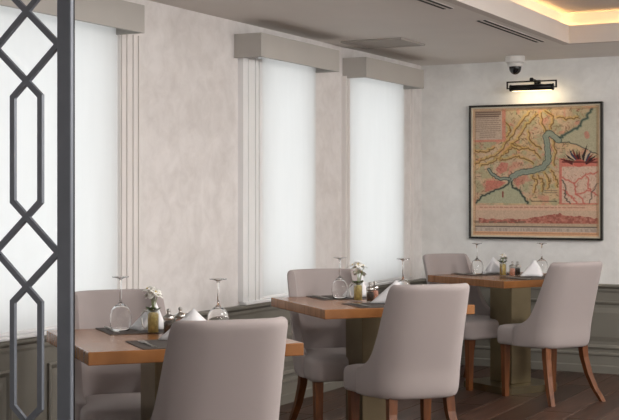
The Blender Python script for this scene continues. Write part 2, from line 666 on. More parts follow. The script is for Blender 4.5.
t = thing('dome_camera', 'small white dome security camera with black lens ball on the ceiling', 'camera', (0.866, 9.06, ZC))
link('base', lathe_mesh('base', [(0, -0.001), (0.064, -0.001), (0.066, -0.006), (0.066, -0.036), (0.06, -0.044), (0, -0.044)], 'white_plastic'), t)
link('collar', lathe_mesh('collar', [(0.0, -0.044), (0.052, -0.044), (0.05, -0.066), (0.042, -0.07), (0, -0.07)], 'white_plastic'), t)
t.scale = (1.08, 1.08, 1.12)
link('lens_dome', lathe_mesh('lens_dome', [(0.041, -0.07)] + [(0.041 * math.cos(a), -0.075 - 0.045 * math.sin(a)) for a in [k * PI / 16 for k in range(8)]] + [(0, -0.12)], 'black_dome'), t)

# ------------------------------------------------------------------ picture light
t = thing('picture_light', 'black brass-bulb picture light mounted above the framed map', 'picture light', (0.93, YB, 2.09))
t['label'] = 'black picture light on brackets above the framed map'
tube_ = link('lamp_tube', tube_mesh('lamp_tube', [(-0.155, -0.15, -0.005), (0.155, -0.15, -0.005)], 0.022, 'dark_metal', 16), t)
for s in (-1, 1):
    link('end_cap', tube_mesh('end_cap', [(s * 0.155, -0.15, -0.005), (s * 0.165, -0.15, -0.005)], 0.025, 'dark_metal', 16), tube_)
bm = bmesh.new()
for d in ((-0.19, 0.19, -0.158, -0.146, 0.034, 0.044), (-0.19, -0.18, -0.158, -0.146, -0.012, 0.034), (0.18, 0.19, -0.158, -0.146, -0.012, 0.034),
          (-0.18, -0.165, -0.158, -0.146, -0.012, -0.004), (0.165, 0.18, -0.158, -0.146, -0.012, -0.004)):
    bm_box(bm, *d)
link('bracket_frame', finish(bm, 'bracket_frame', 'dark_metal'), t)
link('arm', tube_mesh('arm', [(0, -0.002, 0.03), (0, -0.06, 0.055), (0, -0.12, 0.055), (0, -0.152, 0.04)], 0.007, 'dark_metal', 8), t)
box('wall_plate', (-0.025, 0.025, -0.012, -0.001, 0.0, 0.06), 'dark_metal', t, 0.003, 1)
link('knob', lathe_mesh('knob', [(0, 0.044), (0.013, 0.044), (0.015, 0.05), (0.015, 0.06), (0.01, 0.066), (0, 0.066)], 'dark_metal', 16), t).location = (0, -0.152, 0)
box('bulb_strip', (-0.145, 0.145, -0.148, -0.136, -0.0305, -0.026), 'lamp_warm', t)
lamp('picture_lamp', 'AREA', (0.93, YB - 0.13, 2.058), 0.55, (1.0, 0.78, 0.46), 0.30, aim=(0.93, YB, 1.93), size_y=0.02)

# ------------------------------------------------------------------ framed map (flat print on a fine grid)
PX0, PX1, PZ0, PZ1 = 0.402, 1.424, 0.964, 1.974
pic = thing('framed_map', 'large old coloured map in a thin black frame on the back wall', 'picture', ((PX0 + PX1) / 2, YB, PZ0))
PWd, PHt = PX1 - PX0, PZ1 - PZ0
fw = 0.015
for n_, d in (('frame_bar', (-PWd / 2, PWd / 2, -0.04, -0.002, 0, fw)), ('frame_bar', (-PWd / 2, PWd / 2, -0.04, -0.002, PHt - fw, PHt)),
              ('frame_bar', (-PWd / 2, -PWd / 2 + fw, -0.04, -0.002, fw, PHt - fw)), ('frame_bar', (PWd / 2 - fw, PWd / 2, -0.04, -0.002, fw, PHt - fw))):
    box(n_, d, 'frame_black', pic, 0.002, 1)
ig = fw + 0.012
for d in ((-PWd / 2 + fw, PWd / 2 - fw, -0.03, -0.004, fw, ig), (-PWd / 2 + fw, PWd / 2 - fw, -0.03, -0.004, PHt - ig, PHt - fw),
          (-PWd / 2 + fw, -PWd / 2 + ig, -0.03, -0.004, ig, PHt - ig), (PWd / 2 - ig, PWd / 2 - fw, -0.03, -0.004, ig, PHt - ig)):
    box('inner_frame', d, 'frame_gold', pic, 0.002, 1)

NG = 280
rng = np.random.default_rng(5)


def vnoise(u, v, sc, seed):
    g = np.random.default_rng(seed).random((sc + 2, sc + 2))
    a, b = u * sc, v * sc
    i, j = np.floor(a).astype(int), np.floor(b).astype(int)
    fu, fv = a - i, b - j
    fu, fv = fu * fu * (3 - 2 * fu), fv * fv * (3 - 2 * fv)
    return (g[i, j] * (1 - fu) * (1 - fv) + g[i + 1, j] * fu * (1 - fv) + g[i, j + 1] * (1 - fu) * fv + g[i + 1, j + 1] * fu * fv)


uu, vv = np.meshgrid(np.linspace(0, 0.9999, NG), np.linspace(0, 0.9999, NG), indexing='ij')   # u to the right, v downwards


def S(r, g, b):
    return np.array([r, g, b]) / 255.0


img = np.zeros((NG, NG, 3))
n1, n2, n3 = vnoise(uu, vv, 7, 1), vnoise(uu, vv, 18, 2), vnoise(uu, vv, 60, 3)
img[:] = S(192, 166, 138)


def blend(mask, c, a=1.0):
    m = np.clip(mask, 0, 1)[..., None] * a
    img[:] = img * (1 - m) + c * m


blend(np.clip((n1 - 0.5) * 5, 0, 1), S(200, 172, 126), 0.45)
blend(np.clip((0.45 - n1) * 5, 0, 1), S(164, 156, 124), 0.45)
blend(np.clip((n2 - 0.5) * 4, 0, 1), S(172, 140, 112), 0.4)
blend(np.clip((vnoise(uu, vv, 26, 6) - 0.6) * 6, 0, 1), S(150, 152, 120), 0.55)
blend(np.clip((vnoise(uu, vv, 30, 9) - 0.66) * 6, 0, 1), S(196, 128, 112), 0.55)


def segdist(pts):
    d = np.full((NG, NG), 9.0)
    for (x0, y0), (x1, y1) in zip(pts, pts[1:]):
        dx, dy = x1 - x0, y1 - y0
        t_ = np.clip(((uu - x0) * dx + (vv - y0) * dy) / (dx * dx + dy * dy + 1e-9), 0, 1)
        d = np.minimum(d, np.hypot(uu - x0 - t_ * dx, vv - y0 - t_ * dy))
    return d


def inpoly(pts):
    ins = np.zeros((NG, NG), bool)
    n = len(pts)
    for k in range(n):
        (x0, y0), (x1, y1) = pts[k], pts[(k + 1) % n]
        c = ((y0 > vv) != (y1 > vv)) & (uu < (x1 - x0) * (vv - y0) / (y1 - y0 + 1e-12) + x0)
        ins ^= c
    return ins


def line(pts, w, c, a=1.0):
    d = segdist(pts)
    blend(np.clip((w - d) / 0.004 + 0.5, 0, 1), c, a)


def wob(pts, amp, seed, n=6):
    r = random.Random(seed)
    out = [pts[0]]
    for (x0, y0), (x1, y1) in zip(pts, pts[1:]):
        for k in range(1, n + 1):
            t_ = k / n
            out.append((x0 + (x1 - x0) * t_ + r.uniform(-amp, amp), y0 + (y1 - y0) * t_ + r.uniform(-amp, amp)))
    return out




def q(*pts):
    """map features measured on the sheet, 360 x 374 units"""
    return [((x_ - 20) / 360.0, (y_ - 28) / 374.0) for x_, y_ in pts]


# hachures: hundreds of short pen strokes
r_ = random.Random(21)
for k in range(760):
    a_, b_ = r_.random(), r_.random() * 0.74
    t_ = r_.uniform(0, PI)
    L_ = r_.uniform(0.008, 0.026)
    line([(a_, b_), (a_ + L_ * math.cos(t_), b_ + L_ * math.sin(t_))], r_.choice((0.0018, 0.0025, 0.0035)),
         r_.choice((S(110, 84, 60), S(92, 84, 62), S(140, 90, 70), S(120, 110, 78), S(80, 66, 50))), 0.65)
hills = [q((182, 42), (150, 80), (122, 120), (88, 165), (60, 172), (24, 190)), q((205, 48), (170, 84), (150, 120), (110, 160), (80, 182), (40, 196)),
         q((226, 38), (250, 56), (244, 92)), q((216, 44), (222, 86), (232, 100)), q((130, 132), (150, 140), (190, 150), (214, 176)),
         q((112, 160), (130, 144), (165, 150)), q((96, 178), (120, 176), (150, 168), (196, 190)), q((180, 96), (186, 124), (214, 150)),
         q((190, 226), (206, 246), (198, 270)), q((206, 224), (222, 244), (220, 268)), q((226, 218), (238, 240), (236, 262)), q((244, 210), (258, 230), (262, 262)),
         q((250, 120), (258, 160), (252, 200)), q((24, 150), (56, 158), (80, 140)), q((110, 60), (130, 90), (118, 110)), q((260, 60), (290, 64), (320, 60))]
for k, h_ in enumerate(hills):
    p_ = wob(h_, 0.009, k)
    line(p_, 0.012, S(196, 160, 92), 0.55)
    line([(a_ + 0.008, b_ + 0.004) for a_, b_ in p_], 0.0042, S(104, 76, 46), 0.8)
# seas and the strait
coast = wob(q((264, 124), (286, 108), (318, 92), (340, 66), (362, 36)), 0.01, 40)
sea_a = coast + [(1.0, 0.0), (1.0, 0.42)] + wob(q((376, 168), (330, 146), (300, 132), (268, 130)), 0.006, 41)
blend(inpoly(sea_a) * 1.0, S(170, 164, 138))
line(coast, 0.012, S(96, 112, 100), 0.6)
line(coast, 0.005, S(56, 72, 66), 0.85)
line(wob(q((376, 168), (330, 146), (300, 132), (268, 130)), 0.006, 41), 0.004, S(70, 74, 66), 0.8)
shore = wob(q((30, 306), (46, 288), (72, 276), (118, 254), (132, 240), (138, 262), (152, 266), (164, 284), (182, 308)), 0.007, 42)
blend(inpoly(shore) * 1.0, S(166, 164, 136))
line(shore, 0.010, S(104, 120, 104), 0.5)
line(shore, 0.005, S(54, 58, 52), 0.9)
strait = wob(q((268, 126), (252, 112), (240, 104), (231, 112), (236, 150), (238, 182), (224, 204), (184, 213), (152, 219), (128, 236)), 0.005, 43)
line(strait, 0.023, S(50, 66, 66), 0.9)
line(strait, 0.018, S(140, 146, 130), 1)
line(strait[18:], 0.008, S(120, 134, 124), 0.6)
horn = wob(q((128, 236), (100, 236), (80, 224), (66, 206)), 0.005, 44)
line(horn, 0.013, S(50, 64, 64), 0.9)
line(horn, 0.007, S(136, 142, 128), 1)
for pts, al in ((q((60, 240), (96, 240), (118, 246), (96, 262), (56, 274)), 0.7), (q((86, 208), (104, 186), (124, 190), (120, 212), (100, 222)), 0.65),
                (q((136, 236), (176, 224), (170, 250), (146, 256)), 0.45)):
    blend(inpoly(pts) * 1.0, S(190, 104, 94), al)
line(q((108, 288), (108, 274)), 0.006, S(120, 50, 44), 0.9)
line(q((344, 108), (346, 116)), 0.018, S(190, 120, 106), 0.7)
# cartouche
blend(inpoly(q((20, 28), (116, 28), (116, 126), (20, 126))) * 1.0, S(196, 122, 108), 0.75)
blend(inpoly(q((22, 30), (106, 30), (106, 120), (22, 120))) * 1.0, S(184, 164, 146))
for k, vy in enumerate(np.linspace(0.03, 0.225, 13)):
    big = k < 3
    ux = 0.025 if k < 10 else 0.06
    while ux < (0.215 if k < 10 else 0.18):
        wd = r_.uniform(0.006, 0.022)
        line([(ux, vy), (min(ux + wd, 0.225), vy)], 0.0058 if big else 0.0028, S(92, 72, 64), 0.75 if big else 0.5)
        ux += wd + 0.008
# inset with a trophy of flags
blend(inpoly(q((268, 178), (380, 178), (380, 310), (268, 310))) * 1.0, S(196, 112, 100), 0.85)
blend(inpoly(q((276, 202), (376, 202), (376, 306), (276, 306))) * 1.0, S(200, 172, 152))
for k in range(70):
    a_, b_ = 0.71 + 0.27 * r_.random(), 0.47 + 0.27 * r_.random()
    line([(a_, b_), (a_ + r_.uniform(-0.02, 0.02), b_ + r_.uniform(-0.02, 0.02))], 0.002, S(150, 96, 84), 0.6)
for k, h_ in enumerate([q((278, 232), (310, 250), (340, 226), (374, 218)), q((310, 250), (316, 280), (340, 304)), q((344, 230), (352, 268), (376, 284)),
                        q((280, 268), (302, 286), (318, 306)), q((316, 280), (348, 270))]):
    line(wob(h_, 0.010, 60 + k), 0.0055, S(186, 92, 82), 0.75)
line(wob(q((276, 240), (288, 268), (284, 286), (298, 306)), 0.008, 70), 0.0045, S(70, 64, 58), 0.8)
line(wob(q((352, 306), (362, 272), (376, 250)), 0.008, 71), 0.004, S(70, 64, 58), 0.7)
cxm, cym = q((324, 192))[0]
for k in range(15):
    an = PI * (0.06 + 0.88 * k / 14.0)
    L_ = (0.13 if k not in (6, 7, 8) else 0.08) * r_.uniform(0.85, 1.12)
    ox, oy = math.cos(an) * 0.05, -abs(math.sin(an)) * 0.012
    tipx, tipy = cxm + math.cos(an) * (L_ + 0.02), cym - 0.012 - math.sin(an) * L_
    nx, ny = math.sin(an) * 0.017, math.cos(an) * 0.017
    colr = (S(86, 40, 38), S(44, 38, 40), S(110, 46, 44), S(60, 62, 84), S(190, 170, 146), S(40, 34, 36), S(160, 140, 116))[k % 7]
    blend(inpoly([(cxm + ox - nx, cym + oy - ny), (tipx, tipy), (cxm + ox + nx, cym + oy + ny)]) * 1.0, colr, 0.95)
blend((np.hypot((uu - cxm) / 1.5, vv - cym) < 0.03) * 1.0, S(186, 96, 84), 0.85)
line(q((278, 188), (374, 190)), 0.006, S(90, 46, 42), 0.8)
# scale bars
for vy in (270, 276):
    line(q((228, vy), (262, vy)), 0.003, S(90, 80, 66), 0.6)
line(q((190, 301), (262, 301)), 0.003, S(60, 54, 46), 0.7)
# panorama
blend((vv > 0.76) * 1.0, S(204, 168, 144))
ux = 0.06
while ux < 0.9:
    wd = r_.uniform(0.01, 0.035)
    line([(ux, 0.778), (ux + wd, 0.778)], 0.0038, S(150, 92, 80), 0.6)
    ux += wd + 0.015
blend(((vv > 0.80) & (vv < 0.90)) * 1.0, S(190, 164, 142), 0.8)
ridge = 0.885 - 0.02 * vnoise(uu, vv * 0, 9, 77) - 0.014 * vnoise(uu, vv * 0, 46, 78) - 0.045 * np.exp(-((uu - 0.68) / 0.22) ** 2)
blend(((vv > ridge) & (vv < 0.905) & (uu > 0.05)) * 1.0, S(166, 96, 84), 0.8)
blend(((vv > ridge) & (vv < 0.90) & (vnoise(uu, vv, 70, 79) > 0.55)) * 1.0, S(128, 74, 64), 0.55)
blend(((vv > ridge) & (vv < 0.90) & (vnoise(uu, vv, 80, 80) > 0.72)) * 1.0, S(200, 150, 130), 0.5)
blend(((vv > 0.885) & (vv < 0.905) & (uu < 0.5) & (vnoise(uu, vv, 50, 85) > 0.45)) * 1.0, S(104, 90, 76), 0.6)
blend(((vv > 0.903) & (vv < 0.925)) * 1.0, S(178, 156, 132))
line([(0.02, 0.928), (0.98, 0.928)], 0.004, S(70, 68, 66), 0.85)
blend(((vv > 0.935) & (vv < 0.965)) * 1.0, S(180, 166, 152), 0.9)
blend(((vv > 0.94) & (vv < 0.962) & (vnoise(uu, vv * 0, 120, 81) > 0.55)) * 1.0, S(130, 114, 104), 0.35)
blend((vv > 0.968) * 1.0, S(204, 156, 126))
edge = np.minimum(np.minimum(uu, 1 - uu), np.minimum(vv, 1 - vv))
blend(np.clip((0.016 - edge) / 0.004, 0, 1), S(204, 172, 136), 0.7)
blend(np.clip((0.006 - abs(edge - 0.02)) / 0.004, 0, 1), S(140, 100, 64), 0.4)
img *= (0.93 + 0.14 * vnoise(uu, vv, 200, 99))[..., None]
img = np.clip(img * 1.05, 0, 1) ** 2.2

IW, IH = PWd - 2 * ig + 0.004, PHt - 2 * ig + 0.004
px = (-IW / 2 + IW * np.linspace(0, 1, NG))
pz = (ig - 0.002 + IH * (1 - np.linspace(0, 1, NG)))
verts = np.zeros((NG, NG, 3))
verts[..., 0] = px[:, None]
verts[..., 1] = -0.016
verts[..., 2] = pz[None, :]
idx = np.arange(NG * NG).reshape(NG, NG)
quads = np.stack([idx[:-1, :-1], idx[:-1, 1:], idx[1:, 1:], idx[1:, :-1]], -1).reshape(-1, 4)
me = bpy.data.meshes.new('map_print')
me.from_pydata(verts.reshape(-1, 3).tolist(), [], quads.tolist())
ca = me.color_attributes.new('print', 'FLOAT_COLOR', 'POINT')
ca.data.foreach_set('color', np.concatenate([img.reshape(-1, 3), np.ones((NG * NG, 1))], 1).ravel())
m, nt, b, out = nodes_of('map_paper')
at = nt.nodes.new('ShaderNodeAttribute')
at.attribute_name = 'print'
nt.links.new(at.outputs['Color'], b.inputs['Base Color'])
b.inputs['Roughness'].default_value = 0.5
b.inputs['Specular IOR Level'].default_value = 0.25
me.materials.append(m)
link('map_print', me, pic)
box('backing_board', (-PWd / 2 + fw, PWd / 2 - fw, -0.012, -0.002, fw, PHt - fw), 'frame_black', pic)

# ------------------------------------------------------------------ lattice screen beside the wall
SX1, SY = 1.463, 3.07
scr = thing('lattice_screen', 'dark grey metal lattice room divider with diamonds and long hexagons at the left edge', 'room divider', (SX1, SY, 0))
box('post', (-0.050, 0.0, -0.008, 0.008, 0.0, ZC), 'screen_metal', scr, 0.002, 1)
box('post_edge', (-0.04, -0.0, 0.0085, 0.014, 0.0, ZC), 'dark_metal', scr, 0.001, 1)
box('post', (-SX1 + 0.001, -SX1 + 0.045, -0.012, 0.012, 0.17, ZC), 'screen_metal', scr, 0.002, 1)
UNIT, PER = 0.2334, 0.612
HALF = UNIT / 2
DH = 0.208 / 2          # half height of the diamond
SH = 0.0515               # half width of the hexagon
bar_w, bar_t = 0.0175, 0.006


def bar_mesh(p, q):
    p, q = Vector((p[0], 0, p[1])), Vector((q[0], 0, q[1]))
    d = (q - p).normalized()
    n = Vector((-d.z, 0, d.x)) * bar_w / 2
    y = Vector((0, bar_t, 0))
    p2, q2 = p - d * 0.004, q + d * 0.004
    secs = [[p2 - n - y, p2 + n - y, p2 + n + y, p2 - n + y], [q2 - n - y, q2 + n - y, q2 + n + y, q2 - n + y]]
    return loft_mesh('lattice_bar', secs, 'screen_metal')


slope = DH / HALF
VX = 0.0475 * 1.0
meshes = {}


def bar(p, q, off):
    k = (round(p[0], 4), round(p[1], 4), round(q[0], 4), round(q[1], 4))
    if k not in meshes:
        meshes[k] = bar_mesh(p, q)
    o = link('lattice_bar', meshes[k], scr)
    o.location = off


# one period, z measured from the diamond centre: diamond vertices at +-DH, slants run on to the hexagon shoulders
sh_z = DH + SH * slope * 1.0
zc0 = 1.7286     # centre of the upper visible diamond
ncol = 6
for c in range(ncol):
    cx_ = -0.050 - HALF - UNIT * c
    if cx_ - HALF < -SX1 + 0.03:
        break
    for k in range(-3, 2):
        z0 = zc0 + k * PER
        for sx in (-1, 1):
            for sz in (-1, 1):
                zq = sh_z * sz
                if z0 + zq < 0.03 or z0 + zq > ZC:
                    ze = min(max(z0 + zq, 0.03), ZC)
                    if abs(ze - z0) < 0.02 or (z0 < 0.03 or z0 > ZC):
                        continue
                    f_ = (ze - z0) / zq
                    bar((sx * HALF, 0), (sx * HALF + (-sx * SH - sx * HALF) * f_, zq * f_), (cx_, 0, z0))
                    continue
                bar((sx * HALF, 0), (-sx * SH, zq), (cx_, 0, z0))
            za, zb = sh_z, PER - sh_z
            if z0 + zb > 0.03 and z0 + za < ZC:
                lo, hi = max(za, 0.03 - z0), min(zb, ZC - z0)
                if hi - lo > 0.03:
                    bar((sx * SH, lo), (sx * SH, hi), (cx_, 0, z0))
box('bottom_rail', (-SX1 + 0.032, -0.0505, -0.008, 0.008, 0.0, 0.035), 'screen_metal', scr, 0.002, 1)

# ------------------------------------------------------------------ tables
TS, TH, TT = 0.79, 0.75, 0.046
top_mesh = box_mesh('table_top', (-TS / 2, TS / 2, -TS / 2, TS / 2, TH - TT, TH), 'table_wood', 0.003, 2)
col_mesh = box_mesh('column', (-0.085, 0.085, -0.11, 0.11, 0.045, TH - TT - 0.012), 'bronze_metal', 0.003, 1)
plate_mesh = box_mesh('top_plate', (-0.2, 0.2, -0.2, 0.2, TH - TT - 0.012, TH - TT), 'dark_metal', 0.002, 1)
bm = bmesh.new()
oct_ = []
hb, ch = 0.24, 0.045
for sx, sy in ((1, -1), (1, 1), (-1, 1), (-1, -1)):
    pr = [(sx * hb, sy * (hb - ch)), (sx * (hb - ch), sy * hb)]
    if sx * sy < 0:
        pr = pr[::-1]
    oct_ += pr
base_mesh = loft_mesh('base_plate', [[(x_, y_, 0.0) for x_, y_ in oct_], [(x_, y_, 0.045) for x_, y_ in oct_]], 'bronze_metal', False, 0.003)
bm.free()
TABLES = {}
for k, (x_, y_, r_deg, lab) in enumerate(((1.086, 4.166, 48.5, 'square wooden pedestal table nearest the camera, beside the lattice screen'),
                                          (1.073, 6.040, 47.3, 'square wooden pedestal table in the middle, in front of the middle window'),
                                          (1.054, 8.377, 59, 'square wooden pedestal table in the far corner under the map'))):
    t = thing('dining_table', lab, 'table', (x_, y_, 0), R(r_deg), 'square restaurant tables')
    link('table_top', top_mesh, t)
    link('column', col_mesh, t)
    link('top_plate', plate_mesh, t)
    link('base_plate', base_mesh, t)
    TABLES[k + 1] = (x_, y_, R(r_deg))


def on_table(k, lx, ly, z=TH):
    x_, y_, r_a = TABLES[k]
    return (x_ + lx * math.cos(r_a) - ly * math.sin(r_a), y_ + lx * math.sin(r_a) + ly * math.cos(r_a), z)


# ------------------------------------------------------------------ chairs (front faces local +Y)


def seat_mesh():
    bm = bmesh.new()
    # outline of the seat in plan, rounded corners, with a gentle crown
    out_ = []
    w, yf, yb, r = 0.243, 0.262, -0.195, 0.055

    def arc(cx, cy, a0, a1, rr, n=6):
        for k in range(n + 1):
            a = a0 + (a1 - a0) * k / n
            out_.append((cx + rr * math.cos(a), cy + rr * math.sin(a)))
    arc(w - r, yf - r, 0, PI / 2, r)
    arc(-w + r, yf - r, PI / 2, PI, r)
    arc(-w + 0.12, yb + 0.12, PI, 1.5 * PI, 0.12)
    arc(w - 0.12, yb + 0.12, 1.5 * PI, 2 * PI, 0.12)
    lev = ((0.338, 0.955), (0.345, 0.985), (0.36, 1.0), (0.422, 1.0), (0.441, 0.985), (0.452, 0.95), (0.459, 0.86), (0.464, 0.55), (0.466, 0.0))
    rings = []
    for z, s in lev:
        if s == 0:
            rings.append([bm.verts.new((0, 0.02, z))])
        else:
            rings.append([bm.verts.new((x_ * s * (1 - 0.20 * max(0, min(1, (0.16 - y_) / 0.3))), 0.02 + (y_ - 0.02) * s, z)) for x_, y_ in out_])
    n = len(out_)
    for a, b in zip(rings, rings[1:]):
        for k in range(n):
            if len(b) == 1:
                bm.faces.new((a[k], a[(k + 1) % n], b[0]))
            else:
                bm.faces.new((a[k], a[(k + 1) % n], b[(k + 1) % n], b[k]))
    bm.faces.new(rings[0][::-1])
    return finish(bm, 'seat', 'chair_fabric', True)


def interp(x_, tab):
    for (a, va), (b, vb) in zip(tab, tab[1:]):
        if x_ <= b:
            f = (x_ - a) / (b - a)
            return va + (vb - va) * f
    return tab[-1][1]


def back_mesh():
    # U-shaped plan path by arc length, from the middle of the back round the corner and forward along the seat side
    path = []
    hw, yb, rc = 0.198, -0.205, 0.115
    bow = 0.022
    n = 16
    for k in range(n + 1):
        x_ = (hw - rc) * k / n
        path.append((x_, yb + bow * (x_ / hw) ** 2))
    cy = path[-1][1] + rc
    for k in range(1, 15):
        a = -PI / 2 + (PI / 2) * k / 14
        path.append((hw - rc + rc * math.cos(a), cy + rc * math.sin(a)))
    for k in range(1, 16):
        path.append((hw + 0.002 * k / 15, cy + 0.24 * k / 15))
    s = [0.0]
    for (x0, y0), (x1, y1) in zip(path, path[1:]):
        s.append(s[-1] + math.hypot(x1 - x0, y1 - y0))
    corner = 0.235       # arc length at which the top corner of the back is reached

    def at(d):
        for k in range(1, len(s)):
            if d <= s[k]:
                f = (d - s[k - 1]) / (s[k] - s[k - 1])
                return (path[k - 1][0] + (path[k][0] - path[k - 1][0]) * f, path[k - 1][1] + (path[k][1] - path[k - 1][1]) * f)
        return path[-1]
    ztop = [(0, 0.883), (0.19, 0.882), (0.218, 0.882), (0.228, 0.879), (corner, 0.868), (0.242, 0.805), (0.254, 0.72), (0.268, 0.63), (0.286, 0.56), (0.313, 0.515), (0.36, 0.485), (0.44, 0.462)]
    cols = [0, 0.04, 0.08, 0.12, 0.155, 0.185, 0.205, 0.218, 0.227, 0.234, 0.242, 0.254, 0.268, 0.286, 0.313, 0.35, 0.39, 0.43]
    full = [-c for c in cols[:0:-1]] + cols
    bm = bmesh.new()
    rows = 12
    grid = []
    for d in full:
        x_, y_ = at(abs(d))
        if d < 0:
            x_ = -x_
        zt = interp(abs(d), ztop)
        zb = 0.338
        colv = []
        for j in range(rows + 1):
            z = zb + (zt - zb) * j / rows
            h_ = max(0.0, (z - 0.45) / 0.42)
            lean = -0.125 * h_ ** 1.1
            narrow = 1 - 0.045 * h_
            tuck = 0.02 * max(0, (0.43 - z) / 0.09) ** 2
            flare = 1 + 0.09 * max(0.0, min(1.0, (abs(d) - 0.25) / 0.12))
            colv.append(bm.verts.new((x_ * narrow * (1 - tuck) * flare, y_ + lean + tuck, z)))
        grid.append(colv)
    for a, b in zip(grid, grid[1:]):
        for j in range(rows):
            bm.faces.new((a[j], b[j], b[j + 1], a[j + 1]))
    return finish(bm, 'backrest', 'chair_fabric', True)


def leg_mesh(points, w0, w1):
    secs = []
    n = len(points)
    for k, (x_, y_, z) in enumerate(points):
        w = (w0 + (w1 - w0) * k / (n - 1)) / 2
        secs.append([(x_ - w, y_ - w, z), (x_ + w, y_ - w, z), (x_ + w, y_ + w, z), (x_ - w, y_ + w, z)])
    return loft_mesh('leg', secs, 'leg_wood', False, 0.003)


CH = {'seat': seat_mesh(), 'back': back_mesh(),
      'legs': [leg_mesh([(s * 0.194, 0.205, 0.36), (s * 0.192, 0.205, 0.0)], 0.046, 0.032) for s in (-1, 1)] +
              [leg_mesh([(s * 0.145, -0.145, 0.36), (s * 0.15, -0.155, 0.27), (s * 0.162, -0.182, 0.17), (s * 0.18, -0.22, 0.08), (s * 0.203, -0.268, 0.0)], 0.044, 0.03) for s in (-1, 1)]}


def chair(x_, y_, deg, label):
    """deg: direction the sitter faces"""
    t = thing('dining_chair', label, 'chair', (x_, y_, 0), R(deg - 90), 'upholstered dining chairs')
    link('seat', CH['seat'], t)
    o = link('backrest', CH['back'], t)
    md = o.modifiers.new('thick', 'SOLIDIFY')
    md.thickness = 0.044
    md.offset = 0.0
    ss = o.modifiers.new('round', 'SUBSURF')
    ss.levels = ss.render_levels = 2
    for lm in CH['legs']:
        link('leg', lm, t)


chair(1.431, 3.875, 139.4, 'greige upholstered chair with its back to the camera at the nearest table')
chair(0.753, 4.390, 319.4, 'greige upholstered chair behind the nearest table, beside the lattice screen')
chair(1.392, 5.776, 137.0, 'greige upholstered chair with its back to the camera at the middle table')
chair(0.805, 6.237, 317.0, 'greige upholstered chair behind the middle table, facing the camera by the window')
chair(1.412, 8.076, 146.0, 'greige upholstered chair in the right foreground of the far corner table')
chair(0.755, 8.42, 332.0, 'greige upholstered chair in the room corner behind the far table')

# ------------------------------------------------------------------ table settings
gp = [(0.0345, 0.0), (0.0385, 0.012), (0.0425, 0.03), (0.0435, 0.045), (0.042, 0.062), (0.0365, 0.08), (0.026, 0.094), (0.013, 0.103), (0.0055, 0.112),
      (0.0042, 0.13), (0.004, 0.17), (0.0045, 0.195), (0.008, 0.203), (0.02, 0.2075), (0.0335, 0.2095), (0.034, 0.2115), (0.0, 0.2125)]
inner = [(0.0, 0.1015), (0.012, 0.0995), (0.0248, 0.0918), (0.0350, 0.0788), (0.0405, 0.0615), (0.0420, 0.045), (0.0410, 0.03), (0.0370, 0.012), (0.0332, 0.0)]
glass_mesh = lathe_mesh('wine_glass', inner + gp, 'clear_glass', 32)


def wine_glass(k, lx, ly, label):
    o = link('wine_glass', glass_mesh, None, on_table(k, lx, ly, TH + 0.0035), 0)
    tag(o, label, 'wine glass', 'upturned wine glasses')


wine_glass(1, -0.127, 0.262, 'upturned wine glass at the far place setting of the nearest table')
wine_glass(1, 0.192, -0.005, 'upturned wine glass just behind the nearest chair back')
wine_glass(2, -0.086, 0.19, 'upturned wine glass at the window side setting of the middle table')
wine_glass(2, 0.176, -0.027, 'upturned wine glass just above the middle chair back')
wine_glass(3, -0.100, 0.228, 'upturned wine glass at the left end of the far corner table')
wine_glass(3, 0.292, 0.014, 'upturned wine glass at the right end of the far corner table')

mat_mesh = box_mesh('placemat', (-0.20, 0.20, -0.135, 0.135, 0.0, 0.003), 'placemat_weave', 0.001, 1)


def placemat(k, lx, ly, label):
    o = link('placemat', mat_mesh, None, on_table(k, lx, ly, TH + 0.0003), TABLES[k][2])
    tag(o, label, 'placemat', 'dark woven placemats')


for k, nm in ((1, 'the nearest table'), (2, 'the middle table'), (3, 'the far corner table')):
    placemat(k, 0.0, -0.255, 'dark woven placemat on the chair back side of ' + nm)
    placemat(k, 0.0, 0.255, 'dark woven placemat on the window side of ' + nm)


def napkin_mesh(dx=0.0):
    bm = bmesh.new()
    A, B, Cc, P = Vector((-0.12, 0.045, 0)), Vector((0.12, 0.045, 0)), Vector((0, -0.075, 0)), Vector((dx, 0.012, 0.112))
    n = 8

    def face(p0, p1, p2, bulge):
        nrm = (p1 - p0).cross(p2 - p0).normalized()
        g = {}
        for i in range(n + 1):
            for j in range(n + 1 - i):
                u, v = i / n, j / n
                p = p0 * (1 - u - v) + p1 * u + p2 * v
                p = p + nrm * bulge * 27 * u * v * (1 - u - v)
                p.z = max(p.z, 0)
                g[i, j] = bm.verts.new(p)
        for i in range(n):
            for j in range(n - i):
                bm.faces.new((g[i, j], g[i + 1, j], g[i, j + 1]))
                if i + j < n - 1:
                    bm.faces.new((g[i + 1, j], g[i + 1, j + 1], g[i, j + 1]))
    face(A, Cc, P, 0.010 - dx * 0.25)
    face(Cc, B, P, 0.010)
    # inner fold lying against the two faces
    face(Vector((-0.105, 0.05, 0)), Vector((0, -0.055, 0)), Vector((dx * 0.9, 0.02, 0.096)), 0.004)
    face(Vector((0, -0.055, 0)), Vector((0.105, 0.05, 0)), Vector((dx * 0.9, 0.02, 0.096)), 0.004)
    bmesh.ops.remove_doubles(bm, verts=bm.verts[:], dist=0.0005)
    for v in bm.verts:
        v.co.z += 0.0035
    return finish(bm, 'napkin', 'napkin_cloth', True)


nap = napkin_mesh()
nap_lean = napkin_mesh(0.06)


def napkin(k, lx, ly, deg, s, label, mesh_=None):
    o = link('napkin', mesh_ or nap, None, on_table(k, lx, ly, TH + 0.0035), R(deg) + TABLES[k][2])
    o.scale = (s, s, 1.0)
    md = o.modifiers.new('thick', 'SOLIDIFY')
    md.thickness = 0.005
    tag(o, label, 'napkin', 'folded white napkins')


